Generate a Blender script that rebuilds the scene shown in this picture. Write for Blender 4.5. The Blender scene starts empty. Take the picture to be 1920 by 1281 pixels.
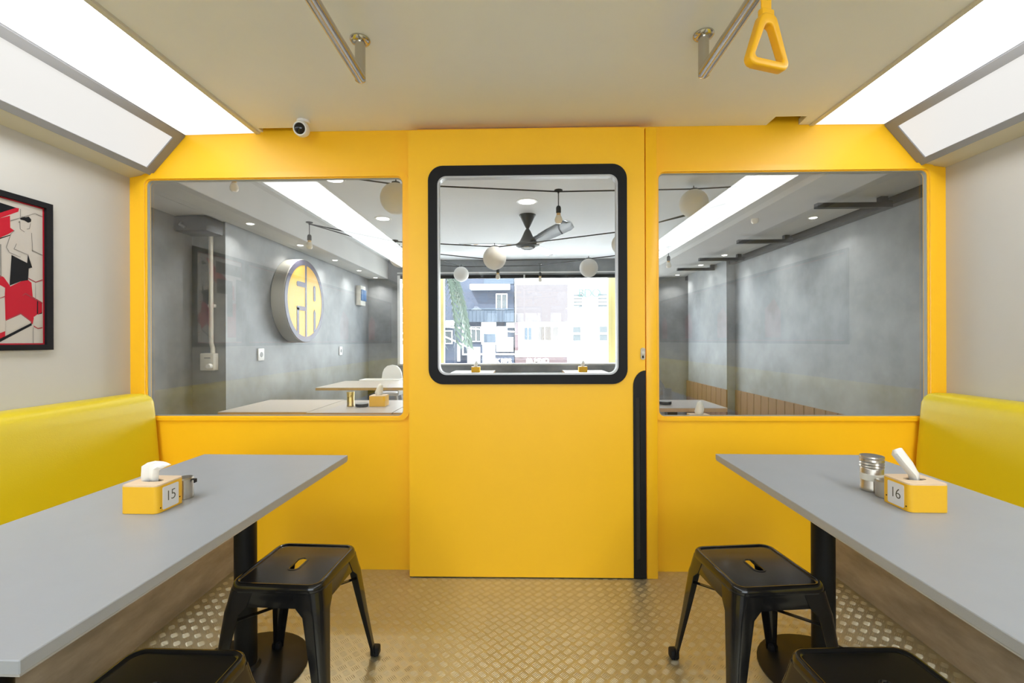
import bpy, bmesh, math, random
from mathutils import Vector, Matrix
random.seed(7)
PI = math.pi
scene = bpy.context.scene
COL = scene.collection

# ------------------------------------------------------------------ camera
cam_d = bpy.data.cameras.new('camera')
cam = bpy.data.objects.new('camera', cam_d)
COL.objects.link(cam)
cam_d.sensor_width = 36.0
cam_d.lens = 15.9
cam_d.clip_start = 0.02
cam_d.shift_y = -0.0008
cam.matrix_world = (Matrix.Translation((0, 0, 1.22)) @ Matrix.Rotation(0.0218, 4, 'Z')
                    @ Matrix.Rotation(PI / 2, 4, 'X') @ Matrix.Rotation(-0.0038, 4, 'Z'))
scene.camera = cam

# ------------------------------------------------------------------ world, sun, exposure
w = bpy.data.worlds.new('daylight')
scene.world = w
w.use_nodes = True
wn = w.node_tree
bg = wn.nodes['Background']
bg.inputs[0].default_value = (0.90, 0.96, 1.0, 1)
bg.inputs[1].default_value = 12.0
sun_d = bpy.data.lights.new('sun', 'SUN')
sun_d.energy = 18.0
sun_d.angle = 0.03
sun_d.color = (1.0, 0.97, 0.92)
sun = bpy.data.objects.new('sun', sun_d)
COL.objects.link(sun)
sun.rotation_euler = Vector((0.35, 0.62, -0.70)).to_track_quat('-Z', 'Y').to_euler()
sun.location = (0, -10, 20)
portal_d = bpy.data.lights.new('window_daylight_portal', 'AREA')
portal_d.shape = 'RECTANGLE'
portal_d.size, portal_d.size_y = 3.8, 1.36
portal_d.cycles.is_portal = True
portal = bpy.data.objects.new('window_daylight_portal', portal_d)
COL.objects.link(portal)
portal.location = (0.05, 7.16, 1.55)
portal.rotation_euler = (-PI / 2, 0, 0)
portal2_d = portal_d.copy()
portal2_d.size, portal2_d.size_y = 2.7, 1.36
portal2 = bpy.data.objects.new('added_rear_portal', portal2_d)  # guides sky light through the added rear window
COL.objects.link(portal2)
portal2.location = (0.08, -2.58, 1.565)
portal2.rotation_euler = (PI / 2, 0, 0)
vs = scene.view_settings
vs.view_transform = 'Standard'
vs.look = 'None'
vs.exposure = 0.0
vs.gamma = 1.0
vs.use_curve_mapping = False
scene.cycles.max_bounces = 14
scene.cycles.diffuse_bounces = 8

PANEL_E = 9.9      # glow of the flat ceiling diffusers
LOWER_E = 0.78     # glow of the sloping diffusers

# ------------------------------------------------------------------ materials
def mat(name, col, rough=0.5, metal=0.0, spec=0.5, var=0.0, vscale=4.0, bump=0.0, bscale=60.0,
        stretch=None, emit=0.0, coat=0.0, col2=None):
    m = bpy.data.materials.new(name)
    m.use_nodes = True
    nt = m.node_tree
    b = nt.nodes['Principled BSDF']
    c = (*col, 1.0)
    b.inputs['Base Color'].default_value = c
    b.inputs['Roughness'].default_value = rough
    b.inputs['Metallic'].default_value = metal
    b.inputs['Specular IOR Level'].default_value = spec
    if coat:
        b.inputs['Coat Weight'].default_value = coat
        b.inputs['Coat Roughness'].default_value = 0.08
    if emit:
        b.inputs['Emission Color'].default_value = c
        b.inputs['Emission Strength'].default_value = emit
    tc = None
    if var or bump or col2:
        tc = nt.nodes.new('ShaderNodeTexCoord')
        src = tc.outputs['Object']
        if stretch:
            mp = nt.nodes.new('ShaderNodeMapping')
            mp.inputs['Scale'].default_value = stretch
            nt.links.new(src, mp.inputs[0])
            src = mp.outputs[0]
    if var or col2:
        n = nt.nodes.new('ShaderNodeTexNoise')
        n.inputs['Scale'].default_value = vscale
        n.inputs['Detail'].default_value = 6
        n.inputs['Roughness'].default_value = 0.6
        nt.links.new(src, n.inputs['Vector'])
        r = nt.nodes.new('ShaderNodeValToRGB')
        r.color_ramp.elements[0].position = 0.32
        r.color_ramp.elements[1].position = 0.68
        if col2:
            a, d = col, col2
        else:
            a = tuple(x * (1 - var) for x in col)
            d = tuple(min(1, x * (1 + var)) for x in col)
        r.color_ramp.elements[0].color = (*a, 1)
        r.color_ramp.elements[1].color = (*d, 1)
        nt.links.new(n.outputs['Fac'], r.inputs[0])
        nt.links.new(r.outputs[0], b.inputs['Base Color'])
    if bump:
        n2 = nt.nodes.new('ShaderNodeTexNoise')
        n2.inputs['Scale'].default_value = bscale
        n2.inputs['Detail'].default_value = 3
        nt.links.new(src, n2.inputs['Vector'])
        bp = nt.nodes.new('ShaderNodeBump')
        bp.inputs['Strength'].default_value = bump
        bp.inputs['Distance'].default_value = 0.002
        nt.links.new(n2.outputs['Fac'], bp.inputs['Height'])
        nt.links.new(bp.outputs[0], b.inputs['Normal'])
    return m


def glass_mat(name, tint=(0.97, 0.985, 0.98), gain=2.8):
    m = bpy.data.materials.new(name)
    m.use_nodes = True
    nt = m.node_tree
    nt.nodes.remove(nt.nodes['Principled BSDF'])
    out = nt.nodes['Material Output']
    tr = nt.nodes.new('ShaderNodeBsdfTransparent')
    tr.inputs[0].default_value = (*tint, 1)
    gl = nt.nodes.new('ShaderNodeBsdfGlossy')
    gl.inputs['Roughness'].default_value = 0.0
    fr = nt.nodes.new('ShaderNodeFresnel')
    fr.inputs['IOR'].default_value = 1.5
    ge = nt.nodes.new('ShaderNodeNewGeometry')
    inv = nt.nodes.new('ShaderNodeMath'); inv.operation = 'SUBTRACT'
    inv.inputs[0].default_value = 1.0
    nt.links.new(ge.outputs['Backfacing'], inv.inputs[1])
    mu = nt.nodes.new('ShaderNodeMath'); mu.operation = 'MULTIPLY'
    nt.links.new(fr.outputs[0], mu.inputs[0]); nt.links.new(inv.outputs[0], mu.inputs[1])
    m2 = nt.nodes.new('ShaderNodeMath'); m2.operation = 'MULTIPLY'; m2.use_clamp = True
    nt.links.new(mu.outputs[0], m2.inputs[0]); m2.inputs[1].default_value = gain
    mx = nt.nodes.new('ShaderNodeMixShader')
    nt.links.new(m2.outputs[0], mx.inputs[0])
    nt.links.new(tr.outputs[0], mx.inputs[1]); nt.links.new(gl.outputs[0], mx.inputs[2])
    nt.links.new(mx.outputs[0], out.inputs[0])
    return m


M = {}
M['yellow'] = mat('yellow_paint', (0.96, 0.530, 0.010), 0.42, var=0.015, vscale=3)
M['yellow2'] = mat('yellow_trim_paint', (0.96, 0.520, 0.010), 0.35)
M['vinyl'] = mat('yellow_vinyl', (0.64, 0.50, 0.008), 0.42, bump=0.15, bscale=220)
M['wall'] = mat('warm_white_paint', (0.50, 0.488, 0.466), 0.6, var=0.02, vscale=2)
M['ceil'] = mat('cream_ceiling_paint', (0.79, 0.81, 0.84), 0.42, var=0.02, vscale=1.5)
M['diff'] = mat('lit_diffuser', (0.95, 0.985, 1.0), 0.5, emit=PANEL_E)
M['diff2'] = mat('lit_sloping_diffuser', (1.0, 0.99, 0.965), 0.5, emit=LOWER_E)
M['diff'].node_tree.nodes['Principled BSDF'].inputs['Base Color'].default_value = (0.5, 0.5, 0.5, 1)
M['diff2'].node_tree.nodes['Principled BSDF'].inputs['Base Color'].default_value = (0.08, 0.08, 0.08, 1)
M['lampframe'] = mat('grey_lamp_frame', (0.24, 0.24, 0.25), 0.45)
M['alu'] = mat('grey_aluminium_frame', (0.50, 0.50, 0.52), 0.4, metal=0.3)
M['trimwhite'] = mat('cream_trim', (0.60, 0.57, 0.48), 0.4)
M['plate'] = mat('checker_plate_steel', (0.55, 0.52, 0.39), 0.40, metal=0.85, var=0.05, vscale=6)
M['tread'] = mat('raised_tread_steel', (0.60, 0.57, 0.45), 0.38, metal=0.88)
M['black'] = mat('gloss_black_enamel', (0.010, 0.010, 0.011), 0.18, spec=0.35, coat=0.3)
M['blackmat'] = mat('satin_black_metal', (0.009, 0.009, 0.010), 0.45, spec=0.25)
M['rubber'] = mat('black_rubber', (0.010, 0.010, 0.012), 0.5, spec=0.18)
M['laminate'] = mat('grey_laminate', (0.325, 0.345, 0.375), 0.36, var=0.02, vscale=9, bump=0.05, bscale=400)
M['edgeband'] = mat('pale_edge_band', (0.36, 0.36, 0.36), 0.4)
M['ply'] = mat('grey_brown_board', (0.30, 0.255, 0.20), 0.6, var=0.28, vscale=3.2, stretch=(1, 1.2, 4))
M['steel'] = mat('brushed_steel', (0.56, 0.53, 0.48), 0.19, metal=1.0)
M['tin'] = mat('kitchen_steel', (0.50, 0.47, 0.42), 0.30, metal=1.0)
M['gold'] = mat('brass_lid', (0.65, 0.48, 0.2), 0.3, metal=1.0)
M['strap'] = mat('orange_yellow_plastic', (0.88, 0.46, 0.010), 0.38)
M['boxy'] = mat('box_yellow_card', (0.82, 0.46, 0.015), 0.5)
M['boxwood'] = mat('pale_birch_lid', (0.72, 0.55, 0.38), 0.55, var=0.06, vscale=20, stretch=(1, 8, 1))
M['dark'] = mat('dark_hole', (0.02, 0.018, 0.015), 0.8)
M['card'] = mat('white_card', (0.72, 0.72, 0.73), 0.5)
M['tissue'] = mat('white_tissue', (0.80, 0.79, 0.76), 0.8)
M['ink'] = mat('number_ink', (0.06, 0.05, 0.02), 0.5)
M['conc'] = mat('grey_concrete_plaster', (0.235, 0.249, 0.265), 0.5, var=0.28, vscale=2.2, bump=0.15, bscale=30)
M['conc2'] = mat('grey_concrete_soffit', (0.55, 0.55, 0.54), 0.6, var=0.06, vscale=2)
M['whiteceil'] = mat('white_ceiling', (0.75, 0.77, 0.80), 0.7)
M['fascia'] = mat('pale_grey_fascia', (0.55, 0.55, 0.54), 0.7, var=0.04, vscale=2)
M['floor2'] = mat('dining_floor_screed', (0.46, 0.455, 0.45), 0.45, var=0.1, vscale=2)
M['white'] = mat('white_plastic', (0.80, 0.80, 0.80), 0.35)
M['offwhite'] = mat('cream_plastic', (0.66, 0.65, 0.60), 0.4)
M['lens'] = mat('black_lens', (0.006, 0.006, 0.008), 0.08)
M['cable'] = mat('black_cable', (0.015, 0.015, 0.015), 0.6)
M['lantern'] = mat('white_paper', (0.80, 0.79, 0.76), 0.85)
M['bulb'] = mat('frosted_bulb', (0.85, 0.80, 0.70), 0.2)
M['brass'] = mat('bulb_cap', (0.75, 0.5, 0.2), 0.3, metal=0.8)
M['fanbody'] = mat('fan_charcoal', (0.035, 0.035, 0.033), 0.4)
M['chrome'] = mat('fan_blade_silver', (0.75, 0.78, 0.80), 0.12, metal=1.0)
M['laminate2'] = mat('pale_table_laminate', (0.46, 0.42, 0.39), 0.35)
M['oak'] = mat('oak_edge', (0.45, 0.27, 0.12), 0.5, var=0.1, vscale=12)
M['plank'] = mat('orange_brown_plank', (0.20, 0.10, 0.05), 0.5, var=0.18, vscale=5, stretch=(6, 6, 0.6))
M['signside'] = mat('sign_drum_grey', (0.40, 0.39, 0.35), 0.45, metal=0.2)
M['signface'] = mat('sign_yellow_acrylic', (0.80, 0.47, 0.07), 0.22, spec=0.12)
M['signring'] = mat('sign_purple_grey', (0.10, 0.095, 0.15), 0.22, spec=0.15)
M['blue'] = mat('blue_cover', (0.06, 0.16, 0.36), 0.3)
M['dl'] = mat('lit_downlight', (1.0, 0.97, 0.92), 0.5, emit=5.0)
M['glass'] = glass_mat('window_glass')
M['glassd'] = glass_mat('door_glass', (0.97, 0.985, 0.985), 0.5)
M['glass2'] = glass_mat('clear_shopfront_glass', (0.99, 0.995, 1.0), 1.0)
M['rearfill'] = glass_mat('added_rear_glass', (0.72, 0.73, 0.74), 1.0)  # pane of the added rear window; tint sets how much it brightens
M['red'] = mat('print_red', (0.42, 0.012, 0.026), 0.6, spec=0.1)
M['dred'] = mat('print_dark_red', (0.28, 0.006, 0.016), 0.5)
M['cream'] = mat('print_cream', (0.44, 0.40, 0.36), 0.5)
M['pblack'] = mat('print_black', (0.010, 0.010, 0.012), 0.6, spec=0.1)
M['pdark'] = mat('print_charcoal', (0.040, 0.038, 0.040), 0.5)
M['pdark2'] = mat('print_dim_grey', (0.11, 0.105, 0.105), 0.5)
M['pgrey'] = mat('print_grey_line', (0.15, 0.14, 0.13), 0.5)
M['navy'] = mat('navy_facade', (0.006, 0.013, 0.031), 0.7)
M['skyblue'] = mat('blue_facade', (0.013, 0.025, 0.042), 0.7)
M['facade'] = mat('white_facade', (0.82, 0.82, 0.80), 0.8)
M['pink'] = mat('pink_billboard', (0.048, 0.041, 0.044), 0.7)
M['redsign'] = mat('red_banner', (0.037, 0.015, 0.019), 0.6)
M['pinksign'] = mat('faded_red_sign', (0.041, 0.025, 0.028), 0.6)
M['teal'] = mat('teal_letters', (0.012, 0.041, 0.037), 0.6)
M['pane'] = mat('facade_window_pane', (0.026, 0.032, 0.035), 0.3)
M['peach'] = mat('peach_blind', (0.041, 0.035, 0.032), 0.6)
M['asphalt'] = mat('asphalt', (0.36, 0.36, 0.35), 0.8, var=0.1, vscale=2)
M['leaf'] = mat('palm_green', (.030,.050,.034), 0.6)
M['trunk'] = mat('palm_bark', (0.03, 0.026, 0.02), 0.8)
M['ypost'] = mat('yellow_post_paint', (0.85, 0.72, 0.3), 0.5)
M['ac'] = mat('grey_metal_grille', (0.25, 0.26, 0.27), 0.5)


# flat diffuser emission tapered near the partition, added to dim the yellow wall
nt = M['diff'].node_tree
tc = nt.nodes.new('ShaderNodeTexCoord'); sx_ = nt.nodes.new('ShaderNodeSeparateXYZ'); mr = nt.nodes.new('ShaderNodeMapRange')
nt.links.new(tc.outputs['Object'], sx_.inputs[0]); nt.links.new(sx_.outputs['Y'], mr.inputs['Value'])
mr.interpolation_type = 'SMOOTHSTEP'
mr.inputs['From Min'].default_value = 1.45; mr.inputs['From Max'].default_value = 2.39
mr.inputs['To Min'].default_value = PANEL_E; mr.inputs['To Max'].default_value = 1.0
nt.links.new(mr.outputs[0], nt.nodes['Principled BSDF'].inputs['Emission Strength'])


# ------------------------------------------------------------------ mesh helpers
class B:
    def __init__(s):
        s.bm = bmesh.new()

    def _merge(s, t):
        me = bpy.data.meshes.new('t')
        t.to_mesh(me); t.free()
        s.bm.from_mesh(me)
        bpy.data.meshes.remove(me)
        return s

    def box(s, x0, x1, y0, y1, z0, z1, bev=0.0, seg=2, xf=None):
        t = bmesh.new()
        bmesh.ops.create_cube(t, size=1.0)
        for v in t.verts:
            v.co = ((x0 + x1) / 2 + v.co.x * (x1 - x0), (y0 + y1) / 2 + v.co.y * (y1 - y0), (z0 + z1) / 2 + v.co.z * (z1 - z0))
        if bev:
            bmesh.ops.bevel(t, geom=t.edges[:], offset=bev, segments=seg, profile=0.5, affect='EDGES')
        if xf:
            t.transform(xf)
        return s._merge(t)

    def plate(s, outer, holes, f, t0, t1):
        """polygon with holes, drawn in (a,b), extruded between t0 and t1; f(a,b,t)->xyz"""
        t = bmesh.new()
        ed = []
        for loop in [outer] + list(holes):
            vs_ = [t.verts.new(f(a, b, t0)) for a, b in loop]
            for i in range(len(vs_)):
                ed.append(t.edges.new((vs_[i], vs_[(i + 1) % len(vs_)])))
        if holes:
            bmesh.ops.triangle_fill(t, use_beauty=True, use_dissolve=False, edges=ed)
        else:
            bmesh.ops.contextual_create(t, geom=ed)
        ex = bmesh.ops.extrude_face_region(t, geom=t.faces[:])
        d = Vector(f(0, 0, t1)) - Vector(f(0, 0, t0))
        for v in ex['geom']:
            if isinstance(v, bmesh.types.BMVert):
                v.co += d
        bmesh.ops.recalc_face_normals(t, faces=t.faces[:])
        return s._merge(t)

    def flat(s, poly, f, t):
        s.bm.faces.new([s.bm.verts.new(f(a, b, t)) for a, b in poly])
        return s

    def loft(s, loops, cap=True, closed=True):
        t = bmesh.new()
        vl = [[t.verts.new(p) for p in lp] for lp in loops]
        n = len(vl[0])
        for i in range(len(vl) - 1):
            for j in range(n if closed else n - 1):
                k = (j + 1) % n
                t.faces.new((vl[i][j], vl[i][k], vl[i + 1][k], vl[i + 1][j]))
        if cap:
            t.faces.new(list(reversed(vl[0]))); t.faces.new(vl[-1])
        bmesh.ops.recalc_face_normals(t, faces=t.faces[:])
        return s._merge(t)

    def ring(s, outer, inner, f, t0, t1):
        """frame between two loops with equal counts"""
        L = [[f(a, b, t0) for a, b in inner], [f(a, b, t1) for a, b in inner],
             [f(a, b, t1) for a, b in outer], [f(a, b, t0) for a, b in outer]]
        L.append(L[0])
        t = bmesh.new()
        vl = [[t.verts.new(p) for p in lp] for lp in L[:4]]
        vl.append(vl[0])
        n = len(outer)
        for i in range(4):
            for j in range(n):
                k = (j + 1) % n
                t.faces.new((vl[i][j], vl[i][k], vl[i + 1][k], vl[i + 1][j]))
        bmesh.ops.recalc_face_normals(t, faces=t.faces[:])
        return s._merge(t)

    def lathe(s, prof, c=(0, 0, 0), n=24, axis='Z', xf=None):
        t = bmesh.new()
        rows = []
        for r, z in prof:
            if r < 1e-6:
                rows.append([t.verts.new((0, 0, z))])
            else:
                rows.append([t.verts.new((r * math.cos(2 * PI * i / n), r * math.sin(2 * PI * i / n), z)) for i in range(n)])
        for a, b in zip(rows[:-1], rows[1:]):
            for i in range(n):
                k = (i + 1) % n
                if len(a) == 1 and len(b) == 1:
                    continue
                if len(a) == 1:
                    t.faces.new((a[0], b[k], b[i]))
                elif len(b) == 1:
                    t.faces.new((a[i], a[k], b[0]))
                else:
                    t.faces.new((a[i], a[k], b[k], b[i]))
        if len(rows[0]) > 1:
            t.faces.new(list(reversed(rows[0])))
        if len(rows[-1]) > 1:
            t.faces.new(rows[-1])
        bmesh.ops.recalc_face_normals(t, faces=t.faces[:])
        mtx = Matrix.Translation(c)
        if axis == 'Y':
            mtx = mtx @ Matrix.Rotation(-PI / 2, 4, 'X')
        if axis == 'X':
            mtx = mtx @ Matrix.Rotation(PI / 2, 4, 'Y')
        t.transform(mtx)
        if xf:
            t.transform(xf)
        return s._merge(t)

    def tube(s, pts, r, n=10):
        pts = [Vector(p) for p in pts]
        loops = []
        up = None
        for i, p in enumerate(pts):
            d = (pts[min(i + 1, len(pts) - 1)] - pts[max(i - 1, 0)]).normalized()
            if up is None:
                a = Vector((0, 0, 1)) if abs(d.z) < 0.9 else Vector((1, 0, 0))
                up = (a - d * a.dot(d)).normalized()
            else:
                up = (up - d * up.dot(d)).normalized()
            sd = d.cross(up)
            rr = r[i] if isinstance(r, (list, tuple)) else r
            loops.append([p + (up * math.cos(2 * PI * k / n) + sd * math.sin(2 * PI * k / n)) * rr for k in range(n)])
        return s.loft(loops)

    def obj(s, name, m, parent=None, loc=None, smooth=35):
        me = bpy.data.meshes.new(name)
        s.bm.to_mesh(me); s.bm.free()
        me.materials.append(M[m] if isinstance(m, str) else m)
        if smooth:
            me.shade_smooth()
            me.set_sharp_from_angle(angle=math.radians(smooth))
        o = bpy.data.objects.new(name, me)
        COL.objects.link(o)
        if parent:
            o.parent = parent
        if loc:
            o.location = loc
        return o


def thing(name, label, cat, loc=(0, 0, 0), rz=0.0, group=None):
    o = bpy.data.objects.new(name, None)
    o.empty_display_size = 0.1
    COL.objects.link(o)
    o.location = loc
    o.rotation_euler = (0, 0, rz)
    o['label'] = label; o['category'] = cat
    if group:
        o['group'] = group
    return o


def tag(o, label, cat, group=None):
    o['label'] = label; o['category'] = cat
    if group:
        o['group'] = group
    return o


def struct(o, label, cat='structure'):
    o['kind'] = 'structure'; o['label'] = label; o['category'] = cat
    return o


def sroot(name, label, cat, loc=(0, 0, 0)):
    o = thing(name, label, cat, loc)
    o['kind'] = 'structure'
    return o


def dup(root, loc, rz, label, group=None):
    r = root.copy(); COL.objects.link(r)
    r.location = loc; r.rotation_euler = (0, 0, rz); r['label'] = label
    if group:
        r['group'] = group
    for ch in list(root.children):
        c = ch.copy(); COL.objects.link(c); c.parent = r
        for g in ch.children:
            d = g.copy(); COL.objects.link(d); d.parent = c
    return r


def rrect(x0, x1, z0, z1, r, n=6):
    pts = []
    for cx, cz, a0 in ((x1 - r, z0 + r, -PI / 2), (x1 - r, z1 - r, 0), (x0 + r, z1 - r, PI / 2), (x0 + r, z0 + r, PI)):
        for i in range(n + 1):
            a = a0 + i * PI / 2 / n
            pts.append((cx + r * math.cos(a), cz + r * math.sin(a)))
    return pts


def rect(x0, x1, z0, z1):
    return [(x0, z0), (x1, z0), (x1, z1), (x0, z1)]


XZ = lambda a, b, t: (a, t, b)      # drawn on a wall facing the camera, thickness along y
XY = lambda a, b, t: (a, b, t)      # drawn on plan, thickness along z
YZ = lambda a, b, t: (t, a, b)      # drawn on a side wall, thickness along x


def text_mesh(s, size, m, name, parent, loc, rot, extrude=0.0006, bold=0.0):
    cu = bpy.data.curves.new('t', 'FONT')
    cu.body = s; cu.size = size; cu.space_character = 0.86; cu.extrude = extrude; cu.offset = bold
    cu.align_x = 'CENTER'; cu.align_y = 'CENTER'
    to = bpy.data.objects.new('t', cu)
    me = bpy.data.meshes.new_from_object(to)
    bpy.data.objects.remove(to)
    bpy.data.curves.remove(cu)
    me.materials.clear(); me.materials.append(M[m])
    o = bpy.data.objects.new(name, me)
    COL.objects.link(o)
    o.parent = parent
    o.location = loc; o.rotation_euler = rot
    return o


# ================================================================== THE CARRIAGE ROOM (setting)
XLW, XRW, D, DF = -2.117, 2.206, 2.40, 2.32
BACK = -2.5
ZC = 2.345

# floor with raised five-bar treads
fl = B().box(XLW - .05, XRW + .05, BACK, 2.46, -0.05, 0.0).obj('floor', 'plate', smooth=0)
struct(fl, 'five-bar checker plate steel floor of the yellow room', 'floor')
verts, faces = [], []
pit = 0.050
def bar(cx, cy, ang, L, W, H):
    b = len(verts)
    c, s_ = math.cos(ang), math.sin(ang)
    def add(u, v, z):
        verts.append((cx + u * c - v * s_, cy + u * s_ + v * c, z))
    add(-L, 0, .0); add(-L * .6, -W, .0); add(L * .6, -W, .0); add(L, 0, .0); add(L * .6, W, .0); add(-L * .6, W, .0)
    add(-L * .55, 0, H); add(L * .55, 0, H)
    for f_ in ((0, 1, 6), (1, 2, 7, 6), (2, 3, 7), (3, 4, 7), (4, 5, 6, 7), (5, 0, 6)):
        faces.append([b + k for k in f_])
for i in range(-31, 33):
    for j in range(4, 49):
        for k in (0, 1):
            cx, cy = (i + .5 * k) * pit, (j + .5 * k) * pit
            if not (-1.53 < cx < 1.6) or cy > 2.385:
                continue
            ang = PI / 4 if k == 0 else -PI / 4
            px, py = -math.sin(ang), math.cos(ang)
            for q in range(-2, 3):
                bar(cx + px * q * .0066, cy + py * q * .0066, ang, .0140 if abs(q) < 2 else .0120, .0014, .00095)
me = bpy.data.meshes.new('tread_bars')
me.from_pydata(verts, [], faces)
me.materials.append(M['tread'])
tb = bpy.data.objects.new('tread_bars', me)
COL.objects.link(tb); tb.parent = fl; tb['kind'] = 'stuff'

# side walls, back wall
o = B().box(XLW - .05, XLW, BACK, 2.40, 0, 2.6).obj('wall_left', 'wall', smooth=0)
struct(o, 'warm white side wall behind the left bench', 'wall')
o = B().box(XRW, XRW + .05, BACK, 2.40, 0, 2.6).obj('wall_right', 'wall', smooth=0)
struct(o, 'plain warm white side wall behind the right bench', 'wall')
o = B().plate(rect(XLW - .05, XRW + .05, 0, 2.6), [rect(-1.30, 1.46, .87, 2.26)], XZ, BACK - .05, BACK).obj('wall_back', 'wall', smooth=0)
struct(o, 'white end wall of the yellow room behind the viewer', 'wall')

wb_ = sroot('window_4', 'tinted rear window added unseen behind the viewer to brighten door and ceiling', 'window', (.08, BACK, .87))  # added unseen opening; brightens the door and ceiling from behind
B().ring(rect(-1.38, 1.38, 0, 1.39), rect(-1.34, 1.34, .04, 1.35), XZ, -.045, -.005).obj('frame', 'alu', wb_, smooth=0)
B().box(-1.345, 1.345, -.030, -.024, .035, 1.355).obj('pane', 'rearfill', wb_, smooth=0)

# ceiling slab with its two notches by the yellow wall
out = [(-1.405, BACK), (1.508, BACK), (1.508, 2.399), (1.452, 2.399), (1.440, 2.309), (1.285, 2.309), (1.285, 2.399),
       (-1.20, 2.399), (-1.20, 2.355), (-1.385, 2.355), (-1.385, 2.399), (-1.405, 2.399)]
o = B().plate(out, [], XY, ZC, ZC + .03).obj('ceiling', 'ceil', smooth=0)
struct(o, 'smooth cream ceiling between the two light boxes', 'ceiling')
o = B().box(XLW - .3, XRW + .3, BACK - 2.6, 2.45, 2.62, 2.75).obj('ceiling_sun_block', 'wall', smooth=0)  # unseen slab added to block sun; overhang shades the added rear window
struct(o, 'unseen roof slab added over the yellow room and past its rear to block sun', 'roof')

# yellow front partition with the two window holes
WL = (-2.025, -0.634, 0.820, 2.094)
WR = (0.722, 2.114, 0.818, 2.100)
for nm, x0, x1, wn_, lab in (('wall_front_left', XLW, -0.56, WL, 'yellow painted partition wall around the left window'),
                             ('wall_front_right', 0.66, XRW, WR, 'yellow painted partition wall around the right window')):
    o = B().plate(rect(x0, x1, 0, 2.62), [rrect(*wn_, .03)], XZ, D, D + .03).obj(nm, 'yellow', smooth=30)
    struct(o, lab, 'wall')
o = B().box(-0.56, 0.66, D, D + .06, 2.26, 2.62).obj('wall_front_header', 'yellow', smooth=0)
struct(o, 'yellow painted header over the sliding door', 'wall')

for i, (wn_, side) in enumerate(((WL, 'left'), (WR, 'right'))):
    r = sroot('window_%d' % (i + 1), 'large fixed interior window with rounded corners in the yellow wall, %s of the door' % side, 'window', ((wn_[0] + wn_[1]) / 2, D, wn_[2]))
    cx, cz = (wn_[0] + wn_[1]) / 2, wn_[2]
    x0, x1, z0, z1 = wn_[0] - cx, wn_[1] - cx, 0, wn_[3] - cz
    e = .018
    f0 = lambda a, b, t: (a, t, b)
    B().ring(rrect(x0 - .034, x1 + .034, z0 - .022, z1 + .034, .05), rrect(x0 - .004, x1 + .004, z0 - .004, z1 + .004, .034), f0, -.012, 0.0).obj('frame_bead', 'yellow2', r)
    g = B().ring(rrect(x0, x1, z0, z1, .03), rrect(x0 + .0035, x1 - .0035, z0 + .0035, z1 - .0035, .028), f0, .006, .022).obj('gasket', mat('grey_gasket', (0.30, 0.30, 0.26), .5) if i == 0 else bpy.data.materials['grey_gasket'], r)
    B().plate(rrect(x0 + .002, x1 - .002, z0 + .002, z1 - .002, .028), [], f0, .022, .028).obj('pane', 'glass', r, smooth=0)

# sliding door
d = sroot('door_1', 'yellow sliding door with a black framed window and black pull', 'door', (0, DF, 0))
OW = (-0.478, 0.536, 0.998, 2.117)
IW = (-0.431, 0.491, 1.045, 2.065)
fd = lambda a, b, t: (a, t, b)
B().plate([(-0.583, .006), (0.6285, .006), (0.6285, 2.306), (-0.583, 2.306)], [rrect(IW[0] - .02, IW[1] + .02, IW[2] - .02, IW[3] + .02, .05)], fd, 0, .06).obj('door_leaf', 'yellow', d, smooth=30)
fr = B().ring(rrect(*OW, .075, 8), rrect(*IW, .045, 8), fd, -.014, .01).obj('window_frame', 'rubber', d)
fr['label'] = 'wide black rubber window frame'
B().ring(rrect(IW[0], IW[1], IW[2], IW[3], .045, 8), rrect(IW[0] + .008, IW[1] - .008, IW[2] + .008, IW[3] - .008, .038, 8), fd, -.010, .03).obj('silver_bead', 'alu', d)
B().plate(rrect(IW[0] - .01, IW[1] + .01, IW[2] - .01, IW[3] + .01, .05), [], fd, .024, .030).obj('pane', 'glassd', d, smooth=0)
# long black pull at the leading edge
arc = [(0.566, .008), (0.6295, .008), (0.6295, 1.066)] + [(0.6295 - .0635 * math.sin(a), 0.985 + .081 * math.cos(a)) for a in [k * PI / 2 / 8 for k in range(1, 9)]]
pl = B().plate(arc, [rrect(0.580, 0.600, .10, .93, .009)], fd, -.006, .0).obj('door_pull', 'blackmat', d)
pl['label'] = 'tall black recessed pull'
B().box(0.579, 0.601, -.002, -.001, .09, .94).obj('pull_slot', 'dark', pl, smooth=0)
lk = B().plate(rrect(0.604, 0.628, 1.120, 1.182, .0119), [], fd, -.005, 0).obj('lock_plate', 'steel', d)
B().lathe([(0, -.007), (.007, -.007), (.007, -.005)], (0.616, 0, 1.158), 16, 'Y').obj('lock_cylinder', 'tin', lk)
B().box(.612, .620, -.007, -.005, 1.128, 1.142, .001).obj('key_slot', 'dark', lk)
B().box(-0.583, 0.6285, .004, .056, .0015, .006).obj('bottom_seal', 'rubber', d, smooth=0)
o = B().box(0.634, 0.690, DF + .001, 2.40, 0.001, 2.306, .003).obj('trim_1', 'yellow2')
struct(o, 'yellow door jamb post between the sliding door and right window', 'door jamb')
o = B().box(-0.55, 0.62, 2.383, 2.40, 2.25, 2.34).obj('trim_2', 'yellow2', smooth=0)
struct(o, 'yellow sliding rail cover above the door', 'trim')

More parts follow.
